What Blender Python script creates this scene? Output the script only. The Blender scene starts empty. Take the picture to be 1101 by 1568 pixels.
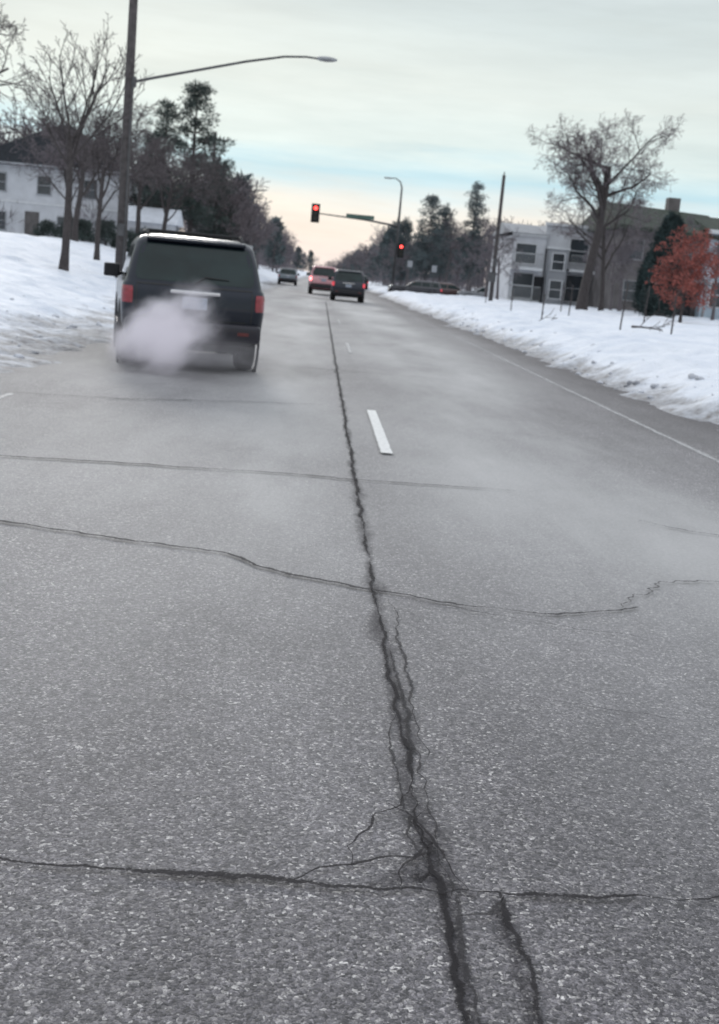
import bpy, bmesh, math, random
import numpy as np
from mathutils import Vector, Matrix, noise as mn

S = bpy.context.scene
COL = S.collection
S.view_settings.view_transform = 'Standard'
S.view_settings.look = 'None'
S.view_settings.exposure = 0

# ------------------------------------------------------------------ materials
def new_mat(name):
    m = bpy.data.materials.new(name); m.use_nodes = True
    nt = m.node_tree
    return m, nt, nt.nodes, nt.links, nt.nodes['Principled BSDF']

def simple(name, col, rough=0.7, metal=0.0, scale=3.0, var=0.25, bump=0.0, coat=0.0, emis=None, estr=0.0, spec=0.5):
    m, nt, N, L, b = new_mat(name)
    tc = N.new('ShaderNodeTexCoord'); nz = N.new('ShaderNodeTexNoise')
    nz.inputs['Scale'].default_value = scale; nz.inputs['Detail'].default_value = 6
    L.new(tc.outputs['Object'], nz.inputs['Vector'])
    r = N.new('ShaderNodeValToRGB')
    r.color_ramp.elements[0].position = 0.3; r.color_ramp.elements[1].position = 0.7
    r.color_ramp.elements[0].color = (*[c*(1-var) for c in col], 1)
    r.color_ramp.elements[1].color = (*[min(1, c*(1+var)) for c in col], 1)
    L.new(nz.outputs['Fac'], r.inputs['Fac']); L.new(r.outputs['Color'], b.inputs['Base Color'])
    b.inputs['Roughness'].default_value = rough; b.inputs['Metallic'].default_value = metal
    b.inputs['Specular IOR Level'].default_value = spec
    b.inputs['Coat Weight'].default_value = coat; b.inputs['Coat Roughness'].default_value = 0.06
    if bump:
        bp = N.new('ShaderNodeBump'); bp.inputs['Strength'].default_value = bump
        bp.inputs['Distance'].default_value = 0.02
        L.new(nz.outputs['Fac'], bp.inputs['Height']); L.new(bp.outputs['Normal'], b.inputs['Normal'])
    if emis:
        b.inputs['Emission Color'].default_value = (*emis, 1); b.inputs['Emission Strength'].default_value = estr
    return m

def math_node(N, L, op, a, b=None, c=None, clamp=False):
    n = N.new('ShaderNodeMath'); n.operation = op; n.use_clamp = clamp
    for i, v in enumerate((a, b, c)):
        if v is None: continue
        if isinstance(v, (int, float)): n.inputs[i].default_value = v
        else: L.new(v, n.inputs[i])
    return n.outputs[0]

def mixc(N, L, fac, a, b, mode='MIX'):
    n = N.new('ShaderNodeMix'); n.data_type = 'RGBA'; n.blend_type = mode
    for i, v in ((0, fac), (6, a), (7, b)):
        if isinstance(v, (int, float)): n.inputs[i].default_value = v
        elif isinstance(v, tuple): n.inputs[i].default_value = (*v, 1)
        else: L.new(v, n.inputs[i])
    return n.outputs[2]

def ramp(N, L, src, stops):
    r = N.new('ShaderNodeValToRGB'); e = r.color_ramp.elements
    while len(e) < len(stops): e.new(0.5)
    for i, (p, c) in enumerate(stops):
        e[i].position = p
        e[i].color = (*c, 1) if isinstance(c, tuple) else (c, c, c, 1)
    L.new(src, r.inputs['Fac']); return r.outputs['Color']

def noise_n(N, L, vec, scale, detail=5, rough=0.55, mapping=None):
    if mapping:
        mp = N.new('ShaderNodeMapping'); mp.inputs['Scale'].default_value = mapping
        L.new(vec, mp.inputs['Vector']); vec = mp.outputs['Vector']
    n = N.new('ShaderNodeTexNoise'); n.inputs['Scale'].default_value = scale
    n.inputs['Detail'].default_value = detail; n.inputs['Roughness'].default_value = rough
    L.new(vec, n.inputs['Vector']); return n.outputs['Fac']

# asphalt
def asphalt_mat():
    m, nt, N, L, b = new_mat('worn_asphalt')
    tc = N.new('ShaderNodeTexCoord'); V0 = tc.outputs['Object']
    nd = N.new('ShaderNodeTexNoise'); nd.inputs['Scale'].default_value = 60; nd.inputs['Detail'].default_value = 3
    L.new(V0, nd.inputs['Vector'])
    vm = N.new('ShaderNodeVectorMath'); vm.operation = 'MULTIPLY_ADD'; L.new(nd.outputs['Color'], vm.inputs[0])
    vm.inputs[1].default_value = (.016, .016, .016); L.new(V0, vm.inputs[2])
    V = vm.outputs[0]
    vo = N.new('ShaderNodeTexVoronoi'); vo.inputs['Scale'].default_value = 120; L.new(V, vo.inputs['Vector'])
    sp = N.new('ShaderNodeSeparateColor'); L.new(vo.outputs['Color'], sp.inputs['Color'])
    cell = ramp(N, L, sp.outputs[0], [(0.0, (0.04, .038, .043)), (0.35, (0.095, .089, .098)), (0.75, (0.16, .15, .16)), (0.92, (0.235, .222, .224)), (1.0, (0.48, .46, .45))])
    vo2 = N.new('ShaderNodeTexVoronoi'); vo2.inputs['Scale'].default_value = 260; L.new(V, vo2.inputs['Vector'])
    sp2 = N.new('ShaderNodeSeparateColor'); L.new(vo2.outputs['Color'], sp2.inputs['Color'])
    fine = ramp(N, L, sp2.outputs[1], [(0, .45), (.5, .95), (1, 1.5)])
    c = mixc(N, L, 1.0, cell, fine, 'MULTIPLY')
    nf = noise_n(N, L, V0, 38, 5, .7)
    c = mixc(N, L, 1.0, c, ramp(N, L, nf, [(.32, .65), (.5, 1.0), (.68, 1.3)]), 'MULTIPLY')
    V = V0
    n1 = noise_n(N, L, V, 1.1, 6, .6, (1.0, .45, 1))
    n2 = noise_n(N, L, V, 7, 5, .65)
    c = mixc(N, L, 1.0, c, ramp(N, L, n1, [(.3, .76), (.5, 1.0), (.7, 1.32)]), 'MULTIPLY')
    c = mixc(N, L, 1.0, c, ramp(N, L, n2, [(.3, .82), (.7, 1.18)]), 'MULTIPLY')
    # dried road salt, thicker along wheel paths, plus far sheen and haze painted in
    sx = N.new('ShaderNodeSeparateXYZ'); L.new(V, sx.inputs[0])
    n3 = noise_n(N, L, V, .6, 4, .5, (1, .18, 1))
    wob = math_node(N, L, 'MULTIPLY_ADD', n3, 1.3, -0.65)
    xx = math_node(N, L, 'ADD', sx.outputs[0], wob)
    mr = N.new('ShaderNodeMapRange'); mr.inputs[1].default_value = -5; mr.inputs[2].default_value = 6
    L.new(xx, mr.inputs[0])
    path = ramp(N, L, mr.outputs[0], [(0.0, .2), (.22, .8), (.32, .6), (.42, 1.0), (.50, .5), (.58, 1.0), (.68, 1.0), (.76, .4), (.82, .25), (.88, .05), (1, 0.0)])
    n5 = noise_n(N, L, V, .42, 5, .6, (1, .30, 1))
    patch = ramp(N, L, n5, [(.34, .25), (.60, 1.0)])
    my = N.new('ShaderNodeMapRange'); my.inputs[1].default_value = 2.2; my.inputs[2].default_value = 7.0  # near-to-far rise puts the far road's sheen and haze into the colour
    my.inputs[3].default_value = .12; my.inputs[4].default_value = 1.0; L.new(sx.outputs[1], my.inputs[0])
    salt_haze = math_node(N, L, 'MULTIPLY', path, math_node(N, L, 'MULTIPLY_ADD', patch, .78, .18), clamp=True)
    salt_haze = math_node(N, L, 'MULTIPLY', salt_haze, my.outputs[0])
    salt_haze = math_node(N, L, 'MULTIPLY', salt_haze, ramp(N, L, nf, [(.3, .85), (.7, 1.1)]), clamp=True)
    c = mixc(N, L, salt_haze, c, (.45, .445, .445))
    gut = ramp(N, L, mr.outputs[0], [(0.0, .5), (.1, .3), (.2, 0.0), (.8, 0.0), (.88, .5), (1, .65)])
    c = mixc(N, L, gut, c, (.07, .063, .063))
    L.new(c, b.inputs['Base Color'])
    b.inputs['Roughness'].default_value = .68
    b.inputs['Specular IOR Level'].default_value = .35
    h = math_node(N, L, 'ADD', vo.outputs['Distance'], math_node(N, L, 'MULTIPLY', sp.outputs[1], .6))
    h = math_node(N, L, 'ADD', h, math_node(N, L, 'MULTIPLY', nf, -1.2))
    bp = N.new('ShaderNodeBump'); bp.inputs['Strength'].default_value = .5; bp.inputs['Distance'].default_value = .005
    bp.invert = True
    L.new(h, bp.inputs['Height']); L.new(bp.outputs['Normal'], b.inputs['Normal'])
    return m

def strip_mat(name, col, edge=0.35, scale=60, solid=1.0, wear=0.5, rough=.9, soft=.15):
    m, nt, N, L, b = new_mat(name)
    tc = N.new('ShaderNodeTexCoord'); V = tc.outputs['Object']
    s = N.new('ShaderNodeSeparateXYZ'); L.new(tc.outputs['UV'], s.inputs[0])
    d = math_node(N, L, 'ABSOLUTE', math_node(N, L, 'MULTIPLY_ADD', s.outputs[1], 2, -1))
    core = math_node(N, L, 'SUBTRACT', 1, d)
    n = noise_n(N, L, V, scale, 6, .7)
    n2 = noise_n(N, L, V, scale*.12, 3, .6)
    t = math_node(N, L, 'ADD', core, math_node(N, L, 'MULTIPLY_ADD', n, wear*2.4, -wear*1.2))
    t = math_node(N, L, 'ADD', t, math_node(N, L, 'MULTIPLY_ADD', n2, wear*1.2, -wear*.6))
    mr = N.new('ShaderNodeMapRange'); mr.inputs[1].default_value = edge-soft; mr.inputs[2].default_value = edge+soft
    L.new(t, mr.inputs[0])
    bd = math_node(N, L, 'MULTIPLY', core, 6 if soft < .2 else 2.5, clamp=True)
    a = math_node(N, L, 'MULTIPLY', math_node(N, L, 'MULTIPLY', mr.outputs[0], bd), solid)
    L.new(a, b.inputs['Alpha'])
    c = ramp(N, L, n, [(.3, tuple(x*.75 for x in col)), (.7, tuple(min(1, x*1.2) for x in col))])
    L.new(c, b.inputs['Base Color']); b.inputs['Roughness'].default_value = rough
    b.inputs['Specular IOR Level'].default_value = .2
    return m

def snow_mat():
    m, nt, N, L, b = new_mat('snow')
    tc = N.new('ShaderNodeTexCoord'); V = tc.outputs['Object']
    n1 = noise_n(N, L, V, .8, 8, .6); n2 = noise_n(N, L, V, 9, 6, .65); n3 = noise_n(N, L, V, 2.4, 6, .6)
    n4 = noise_n(N, L, V, 1.5, 7, .7)
    c = ramp(N, L, n1, [(.3, (.64, .69, .78)), (.6, (.79, .82, .88))])
    s = N.new('ShaderNodeSeparateXYZ'); L.new(V, s.inputs[0])
    z = math_node(N, L, 'ADD', s.outputs[2], math_node(N, L, 'MULTIPLY_ADD', n4, .85, -.425))
    mr = N.new('ShaderNodeMapRange'); mr.inputs[1].default_value = .02; mr.inputs[2].default_value = .26
    mr.inputs[3].default_value = 1; mr.inputs[4].default_value = 0
    L.new(z, mr.inputs[0])
    dirt = math_node(N, L, 'MULTIPLY', mr.outputs[0], math_node(N, L, 'MULTIPLY_ADD', n2, 1.3, .12), clamp=True)
    c = mixc(N, L, dirt, c, (.20, .187, .182))
    sp = ramp(N, L, n2, [(.62, 0.0), (.72, .7)])
    c = mixc(N, L, math_node(N, L, 'MULTIPLY', sp, ramp(N, L, n1, [(.45, 0.0), (.58, .9)])), c, (.30, .27, .25))
    L.new(c, b.inputs['Base Color'])
    b.inputs['Roughness'].default_value = .7; b.inputs['Specular IOR Level'].default_value = .25
    bp = N.new('ShaderNodeBump'); bp.inputs['Strength'].default_value = .75; bp.inputs['Distance'].default_value = .17
    L.new(n3, bp.inputs['Height'])
    bp2 = N.new('ShaderNodeBump'); bp2.inputs['Strength'].default_value = .6; bp2.inputs['Distance'].default_value = .04
    L.new(n2, bp2.inputs['Height']); L.new(bp.outputs['Normal'], bp2.inputs['Normal'])
    L.new(bp2.outputs['Normal'], b.inputs['Normal'])
    return m

M_ASPH = asphalt_mat(); M_SNOW = snow_mat()
M_CRACK = strip_mat('open_crack', (.022, .020, .022), .50, 80, .88, .85)
M_HAIR = strip_mat('hairline_crack', (.035, .033, .035), .5, 60, .75, .9)
M_BAND = strip_mat('crack_stain', (.05, .046, .051), .70, 42, .45, .85, soft=.45)
M_PAINT = strip_mat('worn_white_paint', (.76, .76, .75), .16, 40, .93, .2, .6)
M_PAINTW = strip_mat('very_worn_white_paint', (.62, .62, .62), .5, 22, .55, .85, .6, soft=.25)
M_BARK = simple('bark_dark', (.055, .047, .047), .9, scale=14, var=.4, bump=.6)
M_BARK2 = simple('bark_grey', (.12, .106, .112), .9, scale=10, var=.35, bump=.5)
M_TWIG = simple('twigs', (.10, .085, .088), .9, scale=3, var=.3)
M_TWIGL = simple('twigs_grey', (.16, .135, .145), .9, scale=3, var=.3)
M_TWIGFAR = simple('hazed_twigs', (.18, .162, .178), .95, scale=.3, var=.3)  # paler than near twigs: distance haze mixed into the base colour
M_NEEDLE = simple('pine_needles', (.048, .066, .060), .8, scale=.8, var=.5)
M_NEEDLEF = simple('hazed_pine_needles', (.09, .115, .122), .85, scale=.6, var=.4)  # needle green lightened and blued to paint in haze over far pines
M_ARB = simple('arborvitae_foliage', (.025, .044, .044), .8, scale=1.5, var=.5)
M_RED = simple('red_leaves', (.25, .07, .055), .7, scale=2.5, var=.5)
M_WOOD = simple('pole_wood', (.07, .062, .062), .85, scale=6, var=.35, bump=.3)
M_METAL = simple('pole_metal', (.10, .10, .105), .5, .6, scale=5, var=.2)
M_GALV = simple('galvanised', (.35, .36, .37), .45, .7, scale=5, var=.2)
M_BLACK = simple('black_housing', (.015, .015, .016), .6, scale=5, var=.2)
M_REDL = simple('red_signal_lens', (.6, .02, .01), .3, emis=(1, .06, .05), estr=5)
M_DKL = simple('unlit_lens', (.03, .03, .02), .3)
M_SIGN = simple('green_sign', (.07, .13, .11), .5, scale=3, var=.15)
M_GLASS = simple('window_glass', (.045, .055, .064), .15, scale=.7, var=.5, spec=.5)
M_TINT = simple('tinted_glass', (.012, .024, .024), .08, scale=2, var=.4, spec=.4)
M_PLAST = simple('dark_plastic', (.022, .022, .026), .55, scale=8, var=.2, spec=.3)
M_TYRE = simple('tyre_rubber', (.018, .017, .017), .85, scale=20, var=.25)
M_RIM = simple('alloy_rim', (.32, .32, .33), .35, .8, scale=4, var=.15)
M_CHROME = simple('chrome', (.6, .6, .62), .18, .95, scale=3, var=.1)
M_PLATE = simple('licence_plate_face', (.30, .33, .40), .4, scale=25, var=.35)

# ------------------------------------------------------------------ mesh helper
class MB:
    def __init__(s): s.v = []; s.f = []; s.m = []; s.uv = None
    def add(s, vs, fs, mi=0):
        o = len(s.v); s.v.extend([tuple(p) for p in vs])
        s.f.extend([tuple(i+o for i in f) for f in fs]); s.m.extend([mi]*len(fs))
    def tube(s, pts, rad, sides=6, mi=0, cap=True):
        o = len(s.v); n = len(pts)
        pts = [Vector(p) for p in pts]
        ref = None
        for i, p in enumerate(pts):
            d = (pts[min(i+1, n-1)] - pts[max(i-1, 0)])
            d = d.normalized() if d.length > 1e-9 else Vector((0, 0, 1))
            if ref is None:
                ref = d.orthogonal().normalized()
            else:
                ref = ref - d*ref.dot(d)
                ref = ref.normalized() if ref.length > 1e-6 else d.orthogonal().normalized()
            b = d.cross(ref)
            for k in range(sides):
                a = 2*math.pi*k/sides
                q = p + (ref*math.cos(a) + b*math.sin(a))*rad[i]
                s.v.append((q.x, q.y, q.z))
        for i in range(n-1):
            for k in range(sides):
                k2 = (k+1) % sides
                s.f.append((o+i*sides+k, o+i*sides+k2, o+(i+1)*sides+k2, o+(i+1)*sides+k)); s.m.append(mi)
        if cap and sides > 3:
            s.f.append(tuple(o+k for k in reversed(range(sides)))); s.m.append(mi)
            s.f.append(tuple(o+(n-1)*sides+k for k in range(sides))); s.m.append(mi)
    def box(s, c, sz, mi=0, rot=None):
        x, y, z = (q/2 for q in sz); c = Vector(c)
        vs = [Vector(p) for p in ((-x,-y,-z),(x,-y,-z),(x,y,-z),(-x,y,-z),(-x,-y,z),(x,-y,z),(x,y,z),(-x,y,z))]
        if rot: vs = [rot @ p for p in vs]
        s.add([p+c for p in vs], [(0,3,2,1),(4,5,6,7),(0,1,5,4),(1,2,6,5),(2,3,7,6),(3,0,4,7)], mi)
    def lathe_x(s, prof, n=28, mi=0, c=(0,0,0)):
        o = len(s.v); k = len(prof)
        for i in range(n):
            a = 2*math.pi*i/n
            for (x, r) in prof: s.v.append((c[0]+x, c[1]+r*math.cos(a), c[2]+r*math.sin(a)))
        for i in range(n):
            j = (i+1) % n
            for q in range(k-1):
                s.f.append((o+i*k+q, o+j*k+q, o+j*k+q+1, o+i*k+q+1)); s.m.append(mi)
    def make(s, name, mats, parent=None, smooth=False, loc=None, bevel=0, auto=None):
        me = bpy.data.meshes.new(name); me.from_pydata(s.v, [], s.f)
        for m in (mats if isinstance(mats, (list, tuple)) else [mats]): me.materials.append(m)
        me.polygons.foreach_set('material_index', s.m)
        if smooth: me.polygons.foreach_set('use_smooth', [True]*len(s.f))
        me.update()
        ob = bpy.data.objects.new(name, me); COL.objects.link(ob)
        if loc: ob.location = loc
        if parent: ob.parent = parent
        if bevel:
            bv = ob.modifiers.new('bevel', 'BEVEL'); bv.width = bevel; bv.segments = 3; bv.limit_method = 'ANGLE'
            ob.data.polygons.foreach_set('use_smooth', [True]*len(s.f))
            ob.modifiers.new('wn', 'WEIGHTED_NORMAL')
        return ob

def empty(name, loc=(0,0,0), rotz=0):
    e = bpy.data.objects.new(name, None); COL.objects.link(e)
    e.location = loc; e.rotation_euler = (0, 0, rotz); e.empty_display_size = .3
    return e

# ------------------------------------------------------------------ terrain
CX0, CX1 = 101.0, 110.0     # cross street
PX = [-900,-60,-25,-14,-11,-7.5,-5.6,-4.7,-4.1,-3.5,-2.7, 4.2,4.7,5.05,5.5,6.2,9,13,60,900]
PZ = [2.4,2.3,2.1,1.9,1.45,.72,.36,.14,.05,.005,-.10,-.10,-.05,.05,.27,.44,.52,.68,.9,1.0]
def N3(x, y, s, o=0): return mn.noise(Vector((x*s, y*s, o)))
def ground_z(x, y):
    z = float(np.interp(x, PX, PZ))
    off = max(0, min(1, (abs(x-.35)-3.2)/2.5))
    z += off*(.13*N3(x, y, .35) + .09*N3(x, y, 1.1, 3) + .045*N3(x, y, 3.2, 7))
    if -7 < x < -2.7: z += .06*N3(x, y, .9, 11) + .06*N3(x, y, 2.5, 21)
    if 4.3 < x < 8.0: z += .09*N3(x, y, .8, 13) + .055*N3(x, y, 2.4, 5)
    mid = (CX0+CX1)/2; h = (CX1-CX0)/2
    t = (abs(y-mid)-h)/4.0; t = max(0, min(1, t)); t = t*t*(3-2*t)
    return z*t + (-.09)*(1-t)

def spaced(a, b, step): 
    return list(np.arange(a, b, step))
xs = [-900,-500,-300,-200,-140,-100,-80,-60,-50,-42,-36,-31,-27,-24] + spaced(-22,-12,.5) + spaced(-12,-2.5,.13) + spaced(-2.5,4.2,.8) + spaced(4.2,9,.12) + spaced(9,16,.3) + spaced(16,34,.9) + [36,40,46,54,64,80,100,140,200,300,500,900]
ys = [-60,-40,-25,-15,-8,-4,-1] + spaced(0,6,.5) + spaced(6,44,.16) + spaced(44,70,.35) + spaced(70,130,.9) + spaced(130,200,4) + [210,230,260,300,350,400,500,650,900]
g = MB()
nx, ny = len(xs), len(ys)
for y in ys:
    for x in xs: g.v.append((float(x), float(y), ground_z(x, y)))
for j in range(ny-1):
    for i in range(nx-1):
        g.f.append((j*nx+i, j*nx+i+1, (j+1)*nx+i+1, (j+1)*nx+i))
g.m = [0]*len(g.f)
g.make('snowy_ground', M_SNOW, smooth=True)

# road
road = MB()
def sheet(mb, x0, x1, y0, y1, z, mi=0):
    mb.add([(x0,y0,z),(x1,y0,z),(x1,y1,z),(x0,y1,z)], [(0,1,2,3)], mi)
sheet(road, -4.7, 5.25, -40, 880, 0)
sheet(road, 5.25, 160, CX0-.5, CX1+.5, 0)
sheet(road, -160, -4.7, CX0-.5, CX1+.5, 0)
ROAD = road.make('road', M_ASPH)

def strip(name, pts, w, mat, z, jit=0.0, step=.04, wvar=.4, taper=False, seed=0):
    pts = [Vector((p[0], p[1], 0)) for p in pts]
    dense = [pts[0]]
    for a, b in zip(pts, pts[1:]):
        n = max(1, int((b-a).length/step))
        for i in range(1, n+1): dense.append(a.lerp(b, i/n))
    n = len(dense); vs = []; uv = []
    dist = 0
    for i, p in enumerate(dense):
        d = (dense[min(i+1, n-1)]-dense[max(i-1, 0)]).normalized()
        nrm = Vector((-d.y, d.x, 0))
        if i: dist += (dense[i]-dense[i-1]).length
        k = N3(dist*1.0, seed*7.3, 1.7)*1.8 + N3(dist, seed*3.1, 6, 4)*1.3 + N3(dist, seed*3.1, 19, 4)*.9
        q = p + nrm*k*jit
        ww = w*(1 + wvar*N3(dist, seed*5.7, 3.1, 9)*2)
        if taper: ww *= .35 + .65*min(1, min(i, n-1-i)/(n*.35))
        vs += [(q.x+nrm.x*ww/2, q.y+nrm.y*ww/2, z), (q.x-nrm.x*ww/2, q.y-nrm.y*ww/2, z)]
        uv += [(dist, 0), (dist, 1)]
    fs = [(2*i, 2*i+1, 2*i+3, 2*i+2) for i in range(n-1)]
    mb = MB(); mb.add(vs, fs); ob = mb.make(name, mat, parent=ROAD)
    ul = ob.data.uv_layers.new(name='UVMap')
    for lp in ob.data.loops: ul.data[lp.index].uv = uv[lp.vertex_index]
    return ob

strip('centre_joint_stain', [(.385,.8),(.395,2.0),(.385,2.6),(.375,3.4),(.362,5.2),(.352,9)], .14, M_BAND, .003, .014, .04, .4, seed=1)
strip('centre_joint_stain_far', [(.352,9),(.342,20),(.335,60)], .10, M_BAND, .003, .014, .08, .4, seed=31)
strip('centre_joint_crack', [(.385,.8),(.395,2.0),(.395,2.5),(.378,3.2),(.368,4.2),(.362,5.2),(.355,7)], .020, M_CRACK, .007, .012, .012, .8, seed=2)
strip('centre_joint_crack_far', [(.355,7),(.352,9),(.342,20),(.335,60)], .038, M_CRACK, .007, .010, .05, .5, seed=3)
strip('centre_joint_crack_twin', [(.36,4.9),(.39,4.2),(.40,3.5),(.41,2.9),(.43,2.5)], .014, M_HAIR, .0085, .016, .012, .8, True, seed=32)
strip('side_crack', [(.41,5.05),(.43,4.7),(.425,4.3),(.44,3.9),(.42,3.6),(.43,3.3)], .014, M_HAIR, .010, .012, .012, .6, True, seed=4)
strip('side_crack_b', [(.345,3.7),(.33,3.4),(.345,3.1),(.33,2.8),(.37,2.65)], .015, M_HAIR, .010, .012, .012, .6, True, seed=14)
strip('transverse_crack_near', [(-1.6,2.50),(-.63,2.53),(-.27,2.515),(.052,2.515),(.28,2.51),(.45,2.52),(.655,2.525),(1.09,2.57),(2.2,2.6)], .028, M_CRACK, .0115, .014, .010, .7, seed=5)
strip('transverse_crack_mid', [(-3.2,6.1),(-1.54,5.97),(-.9,5.76),(-.38,5.67),(-.17,5.42),(.32,5.2),(.72,5.04),(1.157,5.0),(1.6,5.22)], .044, M_CRACK, .0115, .016, .02, .6, True, seed=6)
strip('transverse_crack_mid_tail', [(1.5,5.2),(1.72,5.45),(1.84,5.75),(2.3,5.9),(3.2,5.8)], .02, M_HAIR, .013, .04, .02, .6, True, seed=7)
strip('transverse_crack_mid_branch', [(.36,5.1),(.7,4.98),(1.15,4.82),(1.55,4.72)], .014, M_HAIR, .013, .02, .02, .6, True, seed=17)
strip('transverse_crack_far', [(-3.3,7.95),(-2.05,7.88),(-1.19,8.0),(-.076,8.12),(.43,8.1),(1.08,8.16),(1.5,8.2)], .05, M_CRACK, .0115, .018, .03, .6, True, seed=8)
strip('transverse_crack_farther', [(-3.0,11.4),(-1.79,11.75),(-.8,12.3),(.17,12.7)], .05, M_HAIR, .0115, .03, .04, .5, True, seed=9)
strip('transverse_crack_distant', [(-3,17.3),(0,17.5),(2.2,17.6)], .04, M_HAIR, .0115, .03, .05, .5, True, seed=19)
strip('small_crack_right', [(.85,3.9),(1.1,3.84),(1.34,3.77)], .016, M_HAIR, .0115, .014, .012, .6, True, seed=10)
strip('small_crack_far_right', [(2.2,7.45),(2.45,7.2),(2.9,7.05)], .03, M_HAIR, .0115, .02, .02, .6, True, seed=11)
strip('junction_crack_a', [(.05,2.52),(.11,2.585),(.20,2.60),(.28,2.655),(.35,2.66),(.40,2.75)], .021, M_CRACK, .013, .012, .010, .7, True, seed=12)
strip('junction_crack_b', [(.185,2.60),(.175,2.70),(.22,2.80),(.25,2.90),(.32,2.96),(.36,3.1)], .017, M_CRACK, .0145, .012, .010, .7, True, seed=13)
strip('junction_crack_c', [(.30,2.52),(.32,2.62),(.38,2.70),(.36,2.85),(.39,2.95)], .014, M_CRACK, .0145, .012, .010, .7, True, seed=15)
strip('junction_crack_e', [(.30,2.96),(.36,2.90),(.41,2.78),(.44,2.62),(.47,2.52)], .018, M_CRACK, .016, .010, .010, .7, True, seed=33)
strip('junction_crack_d', [(.43,2.40),(.50,2.42),(.54,2.51)], .012, M_HAIR, .013, .008, .010, .6, True, seed=16)
strip('lower_crack_right', [(.535,2.52),(.535,2.35),(.55,2.15),(.56,1.6)], .022, M_CRACK, .013, .012, .010, .7, seed=18)
strip('lower_crack_centre', [(.43,2.5),(.42,2.3),(.425,2.0),(.43,1.4)], .016, M_HAIR, .013, .012, .010, .7, seed=20)
strip('junction_stain', [(.22,2.56),(.34,2.60),(.47,2.50)], .20, M_BAND, .0045, .02, .02, .3, True, seed=21)
strip('lower_stain', [(.53,2.5),(.555,1.5)], .07, M_BAND, .0045, .01, .02, .3, seed=22)
for i in range(9):
    y0 = 9.45 + i*12.2
    if CX0-3 < y0 < CX1: continue
    strip('lane_dash', [(.648, y0), (.648, y0+3.05)], .118, M_PAINT if i == 0 else M_PAINTW, .0175, 0, .3, 0)
strip('edge_line_right', [(3.85, 3), (3.85, 17)], .13, M_PAINTW, .005, .004, .3, .05)
strip('edge_line_right_far', [(3.85, 17), (3.86, 97)], .10, M_PAINTW, .005, .006, .5, .3)
strip('edge_line_left', [(-2.87, 3), (-2.87, 11.4)], .12, M_PAINTW, .0055, .004, .3, .2)
strip('stop_line', [(.8, 98.2), (4.6, 98.2)], .5, M_PAINTW, .006, 0, .4, 0)

# small snow lumps thrown up by the plough
cr = MB(); r = random.Random(77)
bmx = bmesh.new(); bmesh.ops.create_icosphere(bmx, subdivisions=2, radius=1)
IV = [v.co.copy() for v in bmx.verts]; IF = [tuple(v.index for v in f.verts) for f in bmx.faces]; bmx.free()
for _ in range(420):
    side = r.random() < .55
    y = 8 + 52*r.random()**1.3
    if side: x = 4.9 + abs(r.gauss(0, .5)) - .15*r.random()
    else: x = -3.6 - abs(r.gauss(0, 1.1))
    s = .012 + .055*r.random()**3
    z = max(0, ground_z(x, y)); o = r.random()*50
    vs = []
    for p in IV:
        k = 1 + .6*mn.noise(p*1.6+Vector((o,0,0))); q = p*s*k; vs.append((x+q.x*1.3, y+q.y, z+q.z*.7+s*.1))
    cr.add(vs, IF)
cr.make('snow_lumps', simple('plough_snow_lumps', (.48,.49,.53), .8, scale=1.3, var=.45), smooth=True)

# ------------------------------------------------------------------ trees
def grow(mb, p, d, L, r, lvl, P, rng):
    maxl = P['levels']
    n = P.get('segs', [6,5,4,3,3,2,2])[lvl]
    pts = [p.copy()]; dirs = [d.copy()]; cur = p.copy(); dd = d.copy()
    w = P['wander']*(0.35 if lvl == 0 else 1)
    for i in range(n):
        dd = (dd + Vector((rng.uniform(-1,1), rng.uniform(-1,1), rng.uniform(-.8,.8)))*w + Vector((0,0,P['trop'][min(lvl, len(P['trop'])-1)]))).normalized()
        cur = cur + dd*(L/n); pts.append(cur.copy()); dirs.append(dd.copy())
    re = max(P['rmin'], r*(.62 if lvl == 0 else .35))
    rad = [max(P['rmin'], r + (re-r)*i/n) for i in range(n+1)]
    if lvl == 0: rad[0] *= 1.35
    mb.tube(pts, rad, P['sides'][min(lvl, len(P['sides'])-1)], 0 if lvl < 3 else 1, cap=False)
    if lvl >= maxl: return
    k = P['kids'][lvl]
    for c in range(k):
        t = P['t0'][min(lvl, len(P['t0'])-1)]; t = t + (1-t)*((c+rng.uniform(.2, .9))/k)
        fi = t*n; i0 = min(int(fi), n-1); q = pts[i0].lerp(pts[i0+1], fi-i0); bd = dirs[i0]
        ang = math.radians(rng.uniform(*P['ang'][min(lvl, len(P['ang'])-1)]))
        az = 2*math.pi*((c*.382) + rng.uniform(-.12, .12)) + lvl
        o = bd.orthogonal().normalized(); o2 = bd.cross(o)
        cd = (bd*math.cos(ang) + (o*math.cos(az)+o2*math.sin(az))*math.sin(ang)).normalized()
        cl = L*P['ratio'][min(lvl, len(P['ratio'])-1)]*rng.uniform(.7, 1.2)*(1.15-.45*t)
        cr_ = max(P['rmin'], (rad[i0])*P['rr']*rng.uniform(.75, 1.1))
        grow(mb, q, cd, cl, cr_, lvl+1, P, rng)

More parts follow.
